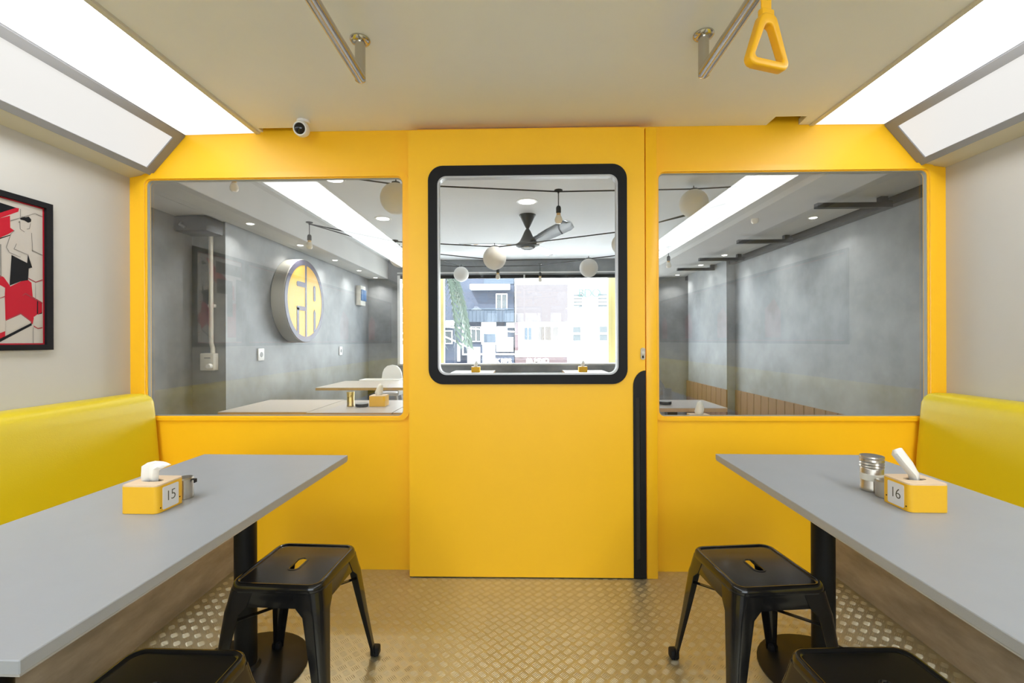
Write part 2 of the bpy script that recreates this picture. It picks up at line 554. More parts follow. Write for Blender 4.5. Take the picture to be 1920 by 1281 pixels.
# light boxes along both sides
def light_box(name, lab, pts, sgn):
    (ax, az), (bx, bz), (cx, cz), (wx, wz) = pts
    r = thing(name, lab, 'light fixture', ((ax + wx) / 2, 0, az))
    ox, oz = (ax + wx) / 2, az
    y0, y1 = BACK + .002, 2.398
    f = lambda a, b, t: (a - ox, t, b - oz)
    prof = [(ax, az + .006), (bx, bz + .006), (cx + sgn * .004, cz + .004), (wx, wz), (wx, 2.61), (ax, 2.61)]
    B().plate(prof, [], f, y0, y1).obj('housing', 'trimwhite', r, smooth=0)
    # flat diffuser and its trims
    s = sgn
    B().plate([(ax + s * .022, az), (bx - s * .012, bz), (bx - s * .012, bz + .005), (ax + s * .022, az + .005)], [], f, y0, y1 - .004).obj('flat_diffuser', 'diff', r, smooth=0)
    B().plate([(ax - s * .004, az - .004), (ax + s * .02, az - .004), (ax + s * .02, az + .02), (ax - s * .004, az + .02)], [], f, y0, y1).obj('inner_trim', 'trimwhite', r, smooth=0)
    # sloping panel: direction along slope u, normal n (outwards, into the room)
    u = Vector((cx - bx, 0, cz - bz)); L = u.length; u.normalize()
    n = Vector((-u.z, 0, u.x))
    if n.x * s > 0:
        n = -n
    def sl(a, t, y):
        p = Vector((bx, 0, bz)) + u * a + n * t
        return (p.x - ox, y, p.z - oz)
    def slab(a0, a1, t0, t1, ya, yb):
        return B().loft([[sl(a0, t0, ya), sl(a1, t0, ya), sl(a1, t1, ya), sl(a0, t1, ya)],
                         [sl(a0, t0, yb), sl(a1, t0, yb), sl(a1, t1, yb), sl(a0, t1, yb)]])
    slab(.036, L - .030, 0.001, .004, y0 + .02, y1 - .05).obj('sloping_diffuser', 'diff2', r, smooth=0)
    slab(0.0, .038, 0.0, .010, y0, y1).obj('frame_rail', 'lampframe', r, smooth=0)
    slab(L - .032, L, 0.0, .010, y0, y1).obj('frame_rail', 'lampframe', r, smooth=0)
    slab(.038, L - .032, 0.0, .010, y1 - .052, y1).obj('frame_end', 'lampframe', r, smooth=0)
    slab(-.012, 0.0, -.004, .006, y0, y1).obj('joint_trim', 'lampframe', r, smooth=0)
    return r
light_box('light_box', 'long lit light box over the left bench and framed poster', [(-1.404, 2.338), (-1.817, 2.333), (-2.003, 2.124), (-2.1165, 2.108)], -1)
light_box('light_box', 'long lit light box over the right bench by the hanging strap', [(1.510, 2.342), (1.900, 2.340), (2.080, 2.126), (2.2055, 2.112)], 1)


# ================================================================== FURNITURE IN THE CARRIAGE
def bench(lab, wallx, s, basex, name='bench_seat'):
    """s=+1: bench on the left (faces +x)"""
    r = thing(name, lab, 'bench', (wallx, 0, 0))
    y0, y1 = BACK + .01, 2.392
    fx = lambda a, b, t: (s * a, t, b)
    bw = abs(basex - wallx)
    B().plate([(.001, .001), (bw, .001), (bw, .40), (.001, .40)], [], fx, y0, y1).obj('bench_base', 'ply', r, smooth=0)
    # seat cushion
    lo = [(.16, .402), (bw + .03, .402), (bw + .045, .42), (bw + .045, .45), (bw + .03, .475), (.16, .475)]
    B().plate(lo, [], fx, y0, y1).obj('seat_cushion', 'vinyl', r, smooth=60)
    # back cushion with rounded top and rounded end
    prof = [(.002, .44), (.195, .44), (.188, .60), (.165, .86), (.160, .905), (.148, .930), (.128, .944), (.10, .948), (.03, .946), (.012, .940), (.002, .925)]
    cxm, czm = .09, .70
    loops = []
    for y, k in ((y0, 1.0), (y1 - .055, 1.0), (y1 - .045, .997), (y1 - .034, .985), (y1 - .026, .966), (y1 - .022, .93)):
        loops.append([(s * max(.002, cxm + (a - cxm) * k), y, czm + (b - czm) * k) for a, b in prof])
    B().loft(loops).obj('back_cushion', 'vinyl', r, smooth=50)
    return r
bench('long yellow vinyl bench along the left white wall, below the poster', XLW, 1, -1.537)
bench('long yellow vinyl bench along the right wall behind tissue box 16', XRW, -1, 1.605)

def table(lab, c, rz, sx=.305, sy=.60, h=.75, cols=((0, .40), (0, -.40))):
    r = thing('dining_table', lab, 'table', (c[0], c[1], 0), rz)
    B().box(-sx, sx, -sy, sy, h - .022, h, .0015, 1).obj('tabletop', 'laminate', r, smooth=0)
    B().box(-sx + .002, sx - .002, -sy + .002, sy - .002, h - .026, h - .0215).obj('underside_board', 'edgeband', r, smooth=0)
    for cx, cy in cols:
        p = B().lathe([(.038, .012), (.038, h - .03)], (cx, cy, 0), 28).obj('pedestal_column', 'blackmat', r)
        B().lathe([(0, .001), (.215, .001), (.215, .006), (.205, .012), (.05, .016), (.042, .03), (0, .03)], (cx, cy, 0), 40).obj('round_base', 'blackmat', p)
        B().box(cx - .12, cx + .12, cy - .15, cy + .15, h - .034, h - .0262, .002).obj('top_plate', 'blackmat', p)
    return r
table('grey laminate table with tissue box 15, beside the left bench', (-1.037, 1.258), -.02)
table('grey laminate table with tissue box 16, beside the right bench', (1.088, 1.276), -.022)


def make_stool(lab, loc, rz):
    r = thing('metal_stool', lab, 'stool', loc, rz, 'black metal stools by the tables')
    H = .45
    a = .150
    # pressed seat: rim, recessed panel with hand slot
    slot = rrect(-.016, .016, -.040, .040, .0155, 6)
    st = B()
    st.plate(rrect(-a + .018, a - .018, -a + .018, a - .018, .026), [slot], XY, H - .008, H - .005)
    st.obj('seat_panel', 'black', r)
    # rim and skirt, lofted profile
    prof = [(a - .019, H - .006), (a - .015, H - .001), (a - .010, H), (a - .004, H - .001), (a, H - .006), (a + .002, H - .014), (a + .004, H - .024), (a + .003, H - .026), (a + .0085, H - .066), (a + .006, H - .066), (a - .003, H - .02), (a - .019, H - .0085)]
    loops = []
    for q, z in prof:
        rad = .040 + (q - a) * .9
        loops.append([(x, y, z) for x, y in rrect(-q, q, -q, q, max(.012, rad), 6)])
    loops.append(loops[0])
    B().loft(loops, cap=False).obj('seat_rim', 'black', r, smooth=45)
    sl_ = B().ring(rrect(-.022, .022, -.046, .046, .021, 6), slot, XY, H - .006, H - .0035).obj('slot_lip', 'black', r)
    # splayed angle legs
    for sx in (-1, 1):
        for sy in (-1, 1):
            secs = []
            for z, off, arm, rad in ((H - .022, a + .003, .088, .036), (H - .066, a + .0105, .080, .034), (H - .090, a + .015, .060, .030), (.20, a + .031, .043, .022), (.035, a + .050, .027, .013), (.004, a + .054, .025, .012)):
                outl, inl = [], []
                n = 6
                th = .0035
                outl.append((off - arm, off))
                for k in range(n + 1):
                    an = PI / 2 - k * PI / 2 / n
                    outl.append((off - rad + rad * math.cos(an), off - rad + rad * math.sin(an)))
                outl.append((off, off - arm))
                for k in range(n, -1, -1):
                    an = PI / 2 - k * PI / 2 / n
                    rr = max(.004, rad - th)
                    inl.append((off - rad + rr * math.cos(an), off - rad + rr * math.sin(an)))
                inl = [(off - th, off - arm)] + inl + [(off - arm, off - th)]
                secs.append([(sx * x, sy * y, z) for x, y in outl + inl])
            lg = B().loft(secs).obj('leg', 'black', r, smooth=45)
            q = a + .048
            B().box(sx * q - .017, sx * q + .017, sy * q - .017, sy * q + .017, .001, .036, .007).obj('rubber_foot', 'rubber', lg)
    for s_ in (1, -1):
        q = a + .004
        B().box(-.212, .212, -.008, .008, .318 + s_ * .003, .322 + s_ * .003, .0015, 1, Matrix.Rotation(s_ * PI / 4, 4, 'Z')).obj('cross_brace', 'black', r)
    return r
stool = make_stool('glossy black metal stool with a hand slot, farther one at the left table', (-0.782, 1.560, 0), -.05)
dup(stool, (0.795, 1.572, 0), .10, 'glossy black metal stool with a hand slot, farther one at the right table')
dup(stool, (-0.832, 0.972, 0), -.02, 'glossy black metal stool at the bottom edge, nearer one at the left table')
dup(stool, (0.815, 1.005, 0), .04, 'glossy black metal stool at the bottom edge, nearer one at the right table')


def tissue_box(lab, loc, rz, number, tissue_pts, sx=.105, sy=.096, h=.078, label_side='X', mirror=1, small=False):
    r = thing('tissue_box', lab, 'tissue box', loc, rz, 'yellow tissue boxes')
    B().plate(rrect(-sx / 2, sx / 2, -sy / 2, sy / 2, .012 if not small else .004, 5), [], XY, .001, h - .004).obj('box_body', 'boxy', r)
    oval = [(.030 * math.cos(t), .013 * math.sin(t)) for t in [2 * PI * k / 24 for k in range(24)]]
    B().plate(rrect(-sx / 2 + .0005, sx / 2 - .0005, -sy / 2 + .0005, sy / 2 - .0005, .0115 if not small else .004, 5), [oval], XY, h - .004, h).obj('wooden_lid', 'boxwood', r)
    B().plate([(x * 1.05, y * 1.05) for x, y in oval], [], XY, h - .0042, h - .0038).obj('opening', 'dark', r)
    # pulled tissue: lofted folded sheet
    loops = [[Vector(p) for p in row] for row in tissue_pts]
    t = B()
    n = len(loops[0])
    vv = [[t.bm.verts.new(p) for p in row] for row in loops]
    for i in range(len(vv) - 1):
        for j in range(n - 1):
            t.bm.faces.new((vv[i][j], vv[i][j + 1], vv[i + 1][j + 1], vv[i + 1][j]))
    ti = t.obj('tissue', 'tissue', r, smooth=22)
    md = ti.modifiers.new('thick', 'SOLIDIFY'); md.thickness = .0012
    if number:
        e = mirror * (sx / 2)
        c = B().plate(rrect(-.030, .026, .006, h - .010, .004), [], YZ, e, e + mirror * .0012).obj('number_card', 'card', r)
        tx = text_mesh(number, .041, 'ink', 'number', r, (e + mirror * .0014, -.002, h * .5 - .001), (PI / 2, 0, mirror * PI / 2), .0002, -.0006)
        B().lathe([(0, 0), (.002, 0), (.002, .001), (0, .001)], (e + (0 if mirror > 0 else -.001), -.037, .014), 8, 'X').obj('pin', 'blackmat', r)
        B().lathe([(0, 0), (.002, 0), (.002, .001), (0, .001)], (e + (0 if mirror > 0 else -.001), .031, .022), 8, 'X').obj('pin', 'blackmat', r)
    return r

h = .078
tl = [[(-.028, -.006, h - .012), (-.014, .002, h - .012), (.000, -.003, h - .012), (.012, .004, h - .012)],
      [(-.029, -.008, h + .014), (-.014, .001, h + .014), (.000, -.004, h + .013), (.013, .004, h + .012)],
      [(-.028, -.007, h + .041), (-.013, .001, h + .036), (.002, -.003, h + .031), (.015, .003, h + .026)],
      [(-.016, -.001, h + .050), (-.001, .003, h + .045), (.014, -.003, h + .039), (.026, -.002, h + .033)],
      [(.002, .004, h + .054), (.016, .004, h + .050), (.030, -.001, h + .045), (.040, -.003, h + .040)],
      [(.022, .008, h + .052), (.034, .006, h + .050), (.045, .002, h + .048), (.054, -.002, h + .046)]]
tissue_box('yellow tissue box numbered 15 with a floppy tissue', (-1.046, 1.259, .75), -.02, '15', tl, mirror=1)
tr_ = [[(-.008, .006, h - .012), (.004, -.008, h - .012), (.012, .000, h - .012), (.020, .006, h - .012)],
       [(-.014, .006, h + .010), (-.002, -.008, h + .010), (.008, .000, h + .010), (.018, .006, h + .012)],
       [(-.038, .006, h + .040), (-.026, -.006, h + .040), (-.012, .000, h + .042), (.002, .008, h + .044)],
       [(-.058, .006, h + .066), (-.050, -.004, h + .072), (-.034, .000, h + .076), (-.020, .008, h + .074)],
       [(-.052, .010, h + .078), (-.046, .002, h + .084), (-.036, .004, h + .086), (-.026, .010, h + .084)]]
tissue_box('yellow tissue box numbered 16 with an upright twisted tissue', (1.100, 1.293, .75), -.02, '16', tr_, mirror=-1)

def jar(lab, loc, r_, hh, name='condiment_jar', m='tin', band=True, cat='jar', lidm='tin'):
    t = thing(name, lab, cat, loc)
    B().lathe([(0, .001), (r_ * .97, .001), (r_, .004), (r_, hh * .10), (r_ * .96, hh * .12), (r_ * .96, hh * .64), (r_ * .90, hh * .67), (0, hh * .67)], n=32).obj('jar_body', m, t)
    p = [(0, hh * .67), (r_ * .95, hh * .67), (r_ * 1.02, hh * .70), (r_ * .95, hh * .74), (r_ * 1.02, hh * .78), (r_ * .95, hh * .82), (r_ * 1.02, hh * .86), (r_ * .98, hh * .92), (r_ * 1.03, hh * .96), (r_ * 1.0, hh), (r_ * .8, hh * .99), (0, hh * .985)]
    B().lathe(p, n=32).obj('lid', lidm, t, smooth=25)
    if band:
        B().lathe([(r_ * .965, hh * .32), (r_ * .985, hh * .325), (r_ * .985, hh * .50), (r_ * .965, hh * .505)], n=32).obj('paper_band', 'offwhite', t)
    return t
jar('tall ribbed steel jar with a paper band beside tissue box 16', (1.088, 1.432, .75), .031, .108)

def tin(lab, loc, r_, hh, hook=True):
    t = thing('condiment_tin', lab, 'tin', loc)
    B().lathe([(0, .001), (r_, .001), (r_, hh * .85), (0, hh * .85)], n=28).obj('tin_body', 'tin', t)
    lid = B().lathe([(0, hh * .85), (r_ * 1.05, hh * .85), (r_ * 1.05, hh * .93), (r_ * .9, hh), (0, hh)], n=28).obj('lid', 'tin', t)
    if hook:
        B().box(r_ * .9, r_ * 1.45, -.006, .006, hh * .88, hh * .93, .001).box(r_ * 1.35, r_ * 1.47, -.006, .006, hh * .74, hh * .92, .001).obj('lid_hook', 'blackmat', lid)
    return t
tin('small steel tin with a hooked lid behind tissue box 15', (-1.020, 1.343, .75), .024, .062)
tin('short steel tin between the tall jar and tissue box 16', (1.083, 1.375, .75), .024, .050, False)

# ------------------------------------------------------------------ grab rails, strap, camera
for lab, x, yb in (('steel ceiling grab rail on the left side', -0.598, 1.672), ('steel ceiling grab rail carrying the yellow strap handle', 0.672, 1.678)):
    r = thing('grab_rail', lab, 'rail', (x, yb, ZC))
    zr = -.142
    pts = [(0, .002, zr + .0), (0, -.004, zr), (0, -.5, zr), (0, -2.5, zr), (0, yb * -1 + BACK + .35, zr)]
    B().tube(pts, .0200, 20).obj('rail_tube', 'steel', r)
    for k, yy in enumerate((0, -1.9, -3.7)):
        p = B().lathe([(.019, zr - .012), (.019, -.004)], (0, yy, 0), 22).obj('post', 'steel', r)
        B().lathe([(0, -.014), (.026, -.014), (.034, -.010), (.037, -.006), (.037, -.001), (0, -.001)], (0, yy, 0), 28).obj('flange', 'steel', p)
        B().lathe([(0, zr - .019), (.012, zr - .017), (.018, zr - .012), (.019, zr - .006), (0, zr - .006)], (0, yy, 0), 22).obj('end_cap', 'steel', p)

sr = thing('strap_handle', 'yellow triangular strap handle hanging from the right rail', 'strap handle', (0.668, 1.246, 2.203), .32)
B().box(-.017, .017, -.002, .002, -.105, .012, .0008, 1).box(-.017, .017, -.020, -.017, -.01, .014, .0008, 1).obj('strap', 'strap', sr)
B().ring([(.0255 * math.cos(t), .0255 * math.sin(t)) for t in [2 * PI * k / 20 for k in range(20)]],
         [(.0212 * math.cos(t), .0212 * math.sin(t)) for t in [2 * PI * k / 20 for k in range(20)]], lambda a, b, t: (t, a, b), -.017, .017).obj('rail_loop', 'strap', sr)
for zz in (-.03, -.055):
    B().box(-.004, .004, -.0032, .0032, zz - .004, zz + .004).obj('strap_hole', 'dark', sr, smooth=0)
B().box(-.021, .021, -.009, .009, -.125, -.085, .004).obj('clip', 'strap', sr)
# triangular loop
def tri(hw_t, hw_b, zt, zb, rt, rb, n=7):
    pts = []
    for cx, cz, rr, a0, a1 in ((hw_b - rb, zb + rb, rb, -PI / 2, .30), (hw_t - rt, zt - rt, rt, .30, PI / 2), (-hw_t + rt, zt - rt, rt, PI / 2, PI - .30), (-hw_b + rb, zb + rb, rb, PI - .30, 1.5 * PI)):
        for i in range(n):
            a = a0 + (a1 - a0) * i / (n - 1)
            pts.append((cx + rr * math.cos(a), cz + rr * math.sin(a)))
    return pts
lp = tri(.030, .066, -.100, -.247, .024, .020)
li = tri(.016, .047, -.130, -.226, .014, .008)
t = bmesh.new()
L4 = []
for (loop, yy, k) in ((li, -.013, 0), (lp, -.013, 0), (lp, .013, 0), (li, .013, 0)):
    L4.append([t.verts.new((a, yy, b)) for a, b in loop])
for i in range(4):
    for j in range(len(lp)):
        k = (j + 1) % len(lp)
        t.faces.new((L4[i][j], L4[i][k], L4[(i + 1) % 4][k], L4[(i + 1) % 4][j]))
bmesh.ops.recalc_face_normals(t, faces=t.faces[:])
bmesh.ops.bevel(t, geom=[e for e in t.edges if e.calc_face_angle(0) > 1.2], offset=.005, segments=3, profile=.5, affect='EDGES')
tb_ = B(); tb_._merge(t)
lo_ = tb_.obj('grip_loop', 'strap', sr, smooth=50)
for k in range(-3, 4):
    B().lathe([(0, -.004), (.004, -.003), (.004, .003), (0, .004)], (k * .010, 0, -.2265), 8, 'X').obj('finger_ridge', 'strap', lo_)

cc = thing('security_camera', 'small white dome security camera with black lens on the ceiling edge', 'security camera', (-1.108, 2.262, ZC))
B().lathe([(0, -.014), (.028, -.014), (.032, -.010), (.032, -.001), (0, -.001)], (0, .02, 0), 24).obj('mount', 'white', cc)
aim = Matrix.Translation((0, 0, -.052)) @ Vector((.03, -.9, -.25)).to_track_quat('Z', 'Y').to_matrix().to_4x4()
B().lathe([(0, -.040), (.022, -.034), (.034, -.020), (.039, 0), (.037, .016), (.033, .026), (0, .026)], n=28, xf=aim).obj('housing', 'white', cc)
B().lathe([(0, .024), (.028, .024), (.027, .028), (.018, .036), (0, .040)], n=28, xf=aim).obj('lens', 'lens', cc)
B().box(-.008, .008, .012, .03, -.04, -.01, .003).obj('neck', 'white', cc)

# ------------------------------------------------------------------ framed prints along the side walls
ART = {
'black_shape': [
    [(1.785,1.788),(1.846,1.784),(1.785,1.745)],
    [(1.860,1.744),(1.868,1.753),(1.882,1.754),(1.894,1.760),(1.904,1.750),(1.902,1.739),(1.891,1.733),(1.876,1.739),(1.862,1.739)],
    [(1.828,1.583),(1.887,1.560),(1.890,1.599),(1.907,1.544),(1.893,1.537),(1.890,1.487),(1.861,1.478),(1.820,1.455)],
    [(1.784,1.235),(1.904,1.305),(1.904,1.294),(1.783,1.221)],
    [(1.915,1.544),(1.924,1.549),(1.940,1.538),(1.933,1.531)],
    [(1.926,1.407),(1.930,1.407),(1.930,1.345),(1.925,1.345)],
    [(1.929,1.342),(1.946,1.353),(1.946,1.343),(1.936,1.334)],
    [(1.859,1.328),(1.867,1.324),(1.866,1.316),(1.859,1.317)],
    [(1.785,1.644),(1.823,1.666),(1.824,1.663),(1.785,1.639)]],
'red_shape': [
    [(1.785,1.745),(1.846,1.784),(1.857,1.785),(1.854,1.770),(1.785,1.723)],
    [(1.785,1.723),(1.823,1.745),(1.824,1.695),(1.838,1.687),(1.817,1.667),(1.785,1.644)],
    [(1.784,1.494),(1.800,1.487),(1.819,1.459),(1.823,1.452),(1.867,1.481),(1.888,1.490),(1.904,1.478),(1.909,1.418),(1.947,1.397),(1.947,1.349),(1.925,1.341),(1.914,1.331),(1.908,1.298),(1.861,1.344),(1.805,1.313),(1.803,1.408),(1.804,1.444),(1.784,1.455)],
    [(1.784,1.258),(1.804,1.267),(1.804,1.238),(1.783,1.229)]],
'dark_red_line': [
    [(1.805,1.313),(1.861,1.345),(1.905,1.310),(1.905,1.305),(1.861,1.339),(1.805,1.309)],
    [(1.867,1.420),(1.879,1.431),(1.947,1.396),(1.947,1.390),(1.879,1.426),(1.870,1.418)],
    [(1.784,1.401),(1.804,1.411),(1.804,1.407),(1.784,1.398)],
    [(1.891,1.497),(1.920,1.484),(1.948,1.498),(1.948,1.494),(1.920,1.480),(1.891,1.493)],
    [(1.911,1.294),(1.928,1.283),(1.947,1.287),(1.947,1.283),(1.928,1.279),(1.911,1.289)]],
'cream_shape': [
    [(1.893,1.526),(1.911,1.545),(1.948,1.557),(1.948,1.498),(1.920,1.484),(1.893,1.497)],
    [(1.912,1.331),(1.933,1.343),(1.947,1.347),(1.947,1.287),(1.928,1.284),(1.912,1.294)],
    [(1.806,1.313),(1.861,1.341),(1.903,1.309),(1.806,1.255)]],
'grey_line': [
    [(1.828,1.674),(1.839,1.686),(1.837,1.688),(1.824,1.671),(1.8255,1.6695)],
    [(1.824,1.671),(1.807,1.611),(1.8095,1.611),(1.8262,1.671)],
    [(1.807,1.611),(1.817,1.594),(1.819,1.596),(1.8095,1.611)],
    [(1.903,1.692),(1.907,1.612),(1.909,1.613),(1.905,1.693)],
    [(1.817,1.594),(1.861,1.581),(1.861,1.579),(1.817,1.592)],
    [(1.836,1.611),(1.845,1.634),(1.8465,1.6335),(1.8378,1.6105)],
    [(1.836,1.611),(1.836,1.609),(1.887,1.595),(1.887,1.597)],
    [(1.905,1.620),(1.948,1.606),(1.948,1.603),(1.905,1.617)],
    [(1.858,1.732),(1.852,1.726),(1.858,1.723),(1.859,1.698),(1.876,1.689),(1.877,1.691),(1.861,1.699),(1.860,1.731)],
    [(1.899,1.733),(1.895,1.710),(1.885,1.705),(1.885,1.703),(1.897,1.708),(1.901,1.734)],
    [(1.824,1.725),(1.921,1.783),(1.921,1.781),(1.824,1.722)],
    [(1.860,1.783),(1.862,1.784),(1.862,1.749),(1.860,1.748)],
    [(1.921,1.781),(1.948,1.775),(1.948,1.773),(1.921,1.778)],
    [(1.908,1.285),(1.910,1.285),(1.910,1.217),(1.908,1.217)],
    [(1.919,1.480),(1.920,1.481),(1.920,1.406),(1.918,1.406)],
    [(1.786,1.619),(1.790,1.619),(1.790,1.486),(1.787,1.485)]]}

def poster(lab, wx, s, y0, y1, dark=False):
    z0, z1 = 1.187, 1.838
    r = thing('framed_poster', lab, 'poster', (wx, y1, z0))
    f = lambda a, b, t: (s * t, a - y1, b - z0)
    B().ring(rect(y0, y1, z0, z1), rect(y0 + .028, y1 - .028, z0 + .024, z1 - .024), f, .001, .016).obj('frame', 'pblack', r, smooth=0)
    B().plate(rect(y0 + .026, y1 - .026, z0 + .022, z1 - .022), [], f, .001, .004).obj('print_ground', 'red', r, smooth=0)
    B().plate(rect(y0 + .034, y1 - .035, z0 + .030, z1 - .030), [], f, .004, .0044).obj('print_field', 'pdark' if dark else 'cream', r, smooth=0)
    if dark:
        for m, sets in (('pdark2', [[(0, 1.22), (.34, 1.22), (.30, 1.52), (.24, 1.56), (.25, 1.68), (.13, 1.70), (.10, 1.57), (.03, 1.5)], [(.44, 1.40), (.62, 1.34), (.66, 1.74), (.48, 1.78)]]), ('dred', [[(.70, 1.24), (.95, 1.24), (.95, 1.50), (.80, 1.58), (.70, 1.46)]])):
            b = B(); off = 0.10
            while y1 - off - .98 > y0:
                for p in sets:
                    b.flat([(y1 - off - a, q) for a, q in p], f, .0048)
                off += 1.0
            o = b.obj('print_figures', m, r, smooth=0); o['kind'] = 'stuff'
        return
    dy = y1 - 1.985
    lay = [('cream_shape', 'cream', 3), ('red_shape', 'red', 1), ('dark_red_line', 'dred', 4), ('black_shape', 'pblack', 2), ('grey_line', 'pgrey', 5)]
    for nm, m, k in lay:
        b = B()
        e = .0044 + .0003 * k
        n = 0
        off = 0.0
        while 1.78 + dy - off > y0 + .2:
            for p in ART[nm]:
                if off == 0 and s > 0:
                    B().flat([(a + dy, q) for a, q in p], f, e).obj('print_' + nm, m, r, smooth=0)
                else:
                    b.flat([(a + dy - off, q) for a, q in p], f, e)
            if off == 0 or True:
                yb = 1.785 + dy - off
                if nm == 'red_shape':
                    b.flat(rect(yb - .30, yb - .04, 1.25, 1.50), f, e)
                    b.flat([(yb - .22, 1.62), (yb, 1.745), (yb, 1.644), (yb - .22, 1.52)], f, e)
                if nm == 'black_shape':
                    b.flat(rect(yb - .20, yb - .03, 1.40, 1.66), f, e)
                    b.flat(rect(yb - .31, yb - .24, 1.22, 1.68), f, e)
                    b.flat(rect(yb - .30, yb - .02, 1.70, 1.78), f, e)
                if nm == 'cream_shape':
                    b.flat(rect(yb - .14, yb - .02, 1.25, 1.56), f, e)
            off += .50
        if len(b.bm.faces):
            o = b.obj('print_' + nm, m, r, smooth=0)
            o['kind'] = 'stuff'
poster('black framed red, black and cream illustrated poster on the left wall', XLW, 1, 1.45, 1.985)
poster('long dark framed print beside the red poster, seen only in window reflections', XLW, 1, BACK + .1, 1.43, True)
poster('long dark framed print on the right wall, seen only as a window reflection', XRW, -1, BACK + .1, 1.75, True)


# ================================================================== THE DINING ROOM BEYOND THE GLASS (setting)
YF = 6.88            # far wall
XDL, XDR = -2.35, 2.53
ZCD, ZS = 2.455, 2.17
o = B().box(-2.9, 2.9, 2.46, 7.2, -.05, 0).obj('floor_dining', 'floor2', smooth=0)
struct(o, 'grey screed floor of the dining room beyond the glass', 'floor')
o = B().box(-2.9, 2.9, 2.46, 7.2, ZCD, ZCD + .1).obj('ceiling_dining', 'whiteceil', smooth=0)
struct(o, 'white ceiling of the dining room with the fan', 'ceiling')
o = B().box(-3.2, 3.2, 2.45, 7.25, ZCD + .18, ZCD + .3).obj('ceiling_sun_block_dining', 'wall', smooth=0)  # unseen slab added above the ceiling to keep the sun out
struct(o, 'unseen roof slab added over the dining room to block sun', 'roof')
YP = 3.54
o = B().plate([(-2.62, 2.46), (-2.62, YP), (XDL, YP), (XDL, 7.2), (-2.9, 7.2), (-2.9, 2.46)], [], XY, 0, ZCD + .05).obj('wall_dining_left', 'conc', smooth=0)
struct(o, 'grey concrete dining room wall carrying the round sign', 'wall')
o = B().plate([(XDR, 2.46), (XDR, 5.42), (2.43, 5.42), (2.43, 6.66), (XDR, 6.66), (XDR, 7.2), (2.9, 7.2), (2.9, 2.46)], [], XY, 0, ZCD + .05).obj('wall_dining_right', 'conc', smooth=0)
struct(o, 'grey concrete dining room wall on the right with a pilaster', 'wall')
for k, (x0, x1, y0) in enumerate(((-2.34, -2.045, 2.47), (1.75, 2.52, 2.47))):
    b = B().box(x0, x1, y0, YF, ZS, ZCD + .02)
    o = b.obj('trim_%d' % (k + 3), 'conc2' if k == 0 else 'fascia', smooth=0)
    struct(o, ('narrow grey soffit above the round sign', 'broad grey soffit above the right concrete wall')[k], 'soffit')
o = B().box(-2.61, -2.342, 2.47, 3.53, ZS, ZCD + .02).obj('trim_5', 'conc2', smooth=0)
struct(o, 'grey soffit end beside the concrete pilaster', 'soffit')
# near side closure of the dining room beside the partition
o = B().box(-2.9, XLW + .001, 2.405, 2.458, 0, 2.62).obj('wall_dining_near_left', 'conc', smooth=0)
struct(o, 'grey return wall beside the yellow partition, left end', 'wall')
o = B().box(XRW - .001, 2.9, 2.405, 2.458, 0, 2.62).obj('wall_dining_near_right', 'conc', smooth=0)
struct(o, 'grey return wall beside the yellow partition, right end', 'wall')
o = B().plate(rect(-2.9, 2.9, 0, ZCD + .05), [rect(-1.90, 1.98, .868, 2.225)], XZ, YF, YF + .14).obj('wall_far', 'conc', smooth=0)
struct(o, 'grey end wall under and beside the street window', 'wall')
wf = sroot('window_3', 'wide shopfront window looking out on the street', 'window', (.04, YF, .868))
B().box(-1.94, 1.94, -.012, .0, 1.38, 1.40).obj('white_head_trim', 'white', wf, smooth=0)
for a, b_ in ((-1.94, -.012), (.012, 1.94)):
    B().box(a, b_, .01, .05, 1.305, 1.356).obj('track', 'blackmat', wf, smooth=0)
    B().box(a, b_, .028, .034, .004, 1.306).obj('pane', 'glass2', wf, smooth=0)
B().box(-.012, .012, .004, .052, 1.30, 1.356).obj('track_joint', 'white', wf, smooth=0)
for a in (-1.94, 1.90):
    B().box(a, a + .04, -.004, .12, .001, 1.356).obj('jamb', 'white', wf, smooth=0)
B().box(-1.94, 1.94, -.02, .13, -.02, .004).obj('sill', 'conc2', wf, smooth=0)

# timber planks on the right wall
pw = .145
wr = bpy.data.objects['wall_dining_right']
pm = None
k = 0
y = 2.50
while y < YF - .15:
    inp = 5.42 - pw < y < 6.66
    xx = 2.43 if inp else XDR
    if pm is None:
        po = B().box(-.016, -.0005, .003, pw - .003, .001, .63, .002, 1).obj('plank', 'plank', wr, smooth=0)
        pm = po.data
    else:
        po = bpy.data.objects.new('plank', pm); COL.objects.link(po); po.parent = wr
    po.location = (xx, y, 0)
    y += pw

# black steel channel and brackets under the right soffit
sb = thing('steel_bracket_rail', 'black steel channel with cross brackets high on the right concrete wall', 'steel rail', (XDR, 2.5, ZS))
B().box(-.07, -.001, .0, YF - 2.52, -.055, -.001).obj('channel', 'blackmat', sb, smooth=0)
for yy in (3.05, 4.15, 5.05, 5.75):
    cbr = B().box(-.56, -.10, yy - 2.5, yy - 2.46, -.072, -.040).obj('cross_bar', 'blackmat', sb, smooth=0)
    B().box(-.145, -.10, yy - 2.5, yy - 2.46, -.040, -.001).obj('hanger_post', 'blackmat', cbr, smooth=0)
    B().box(-.10, -.07, yy - 2.5, yy - 2.46, -.072, -.03).obj('wall_tab', 'blackmat', cbr, smooth=0)

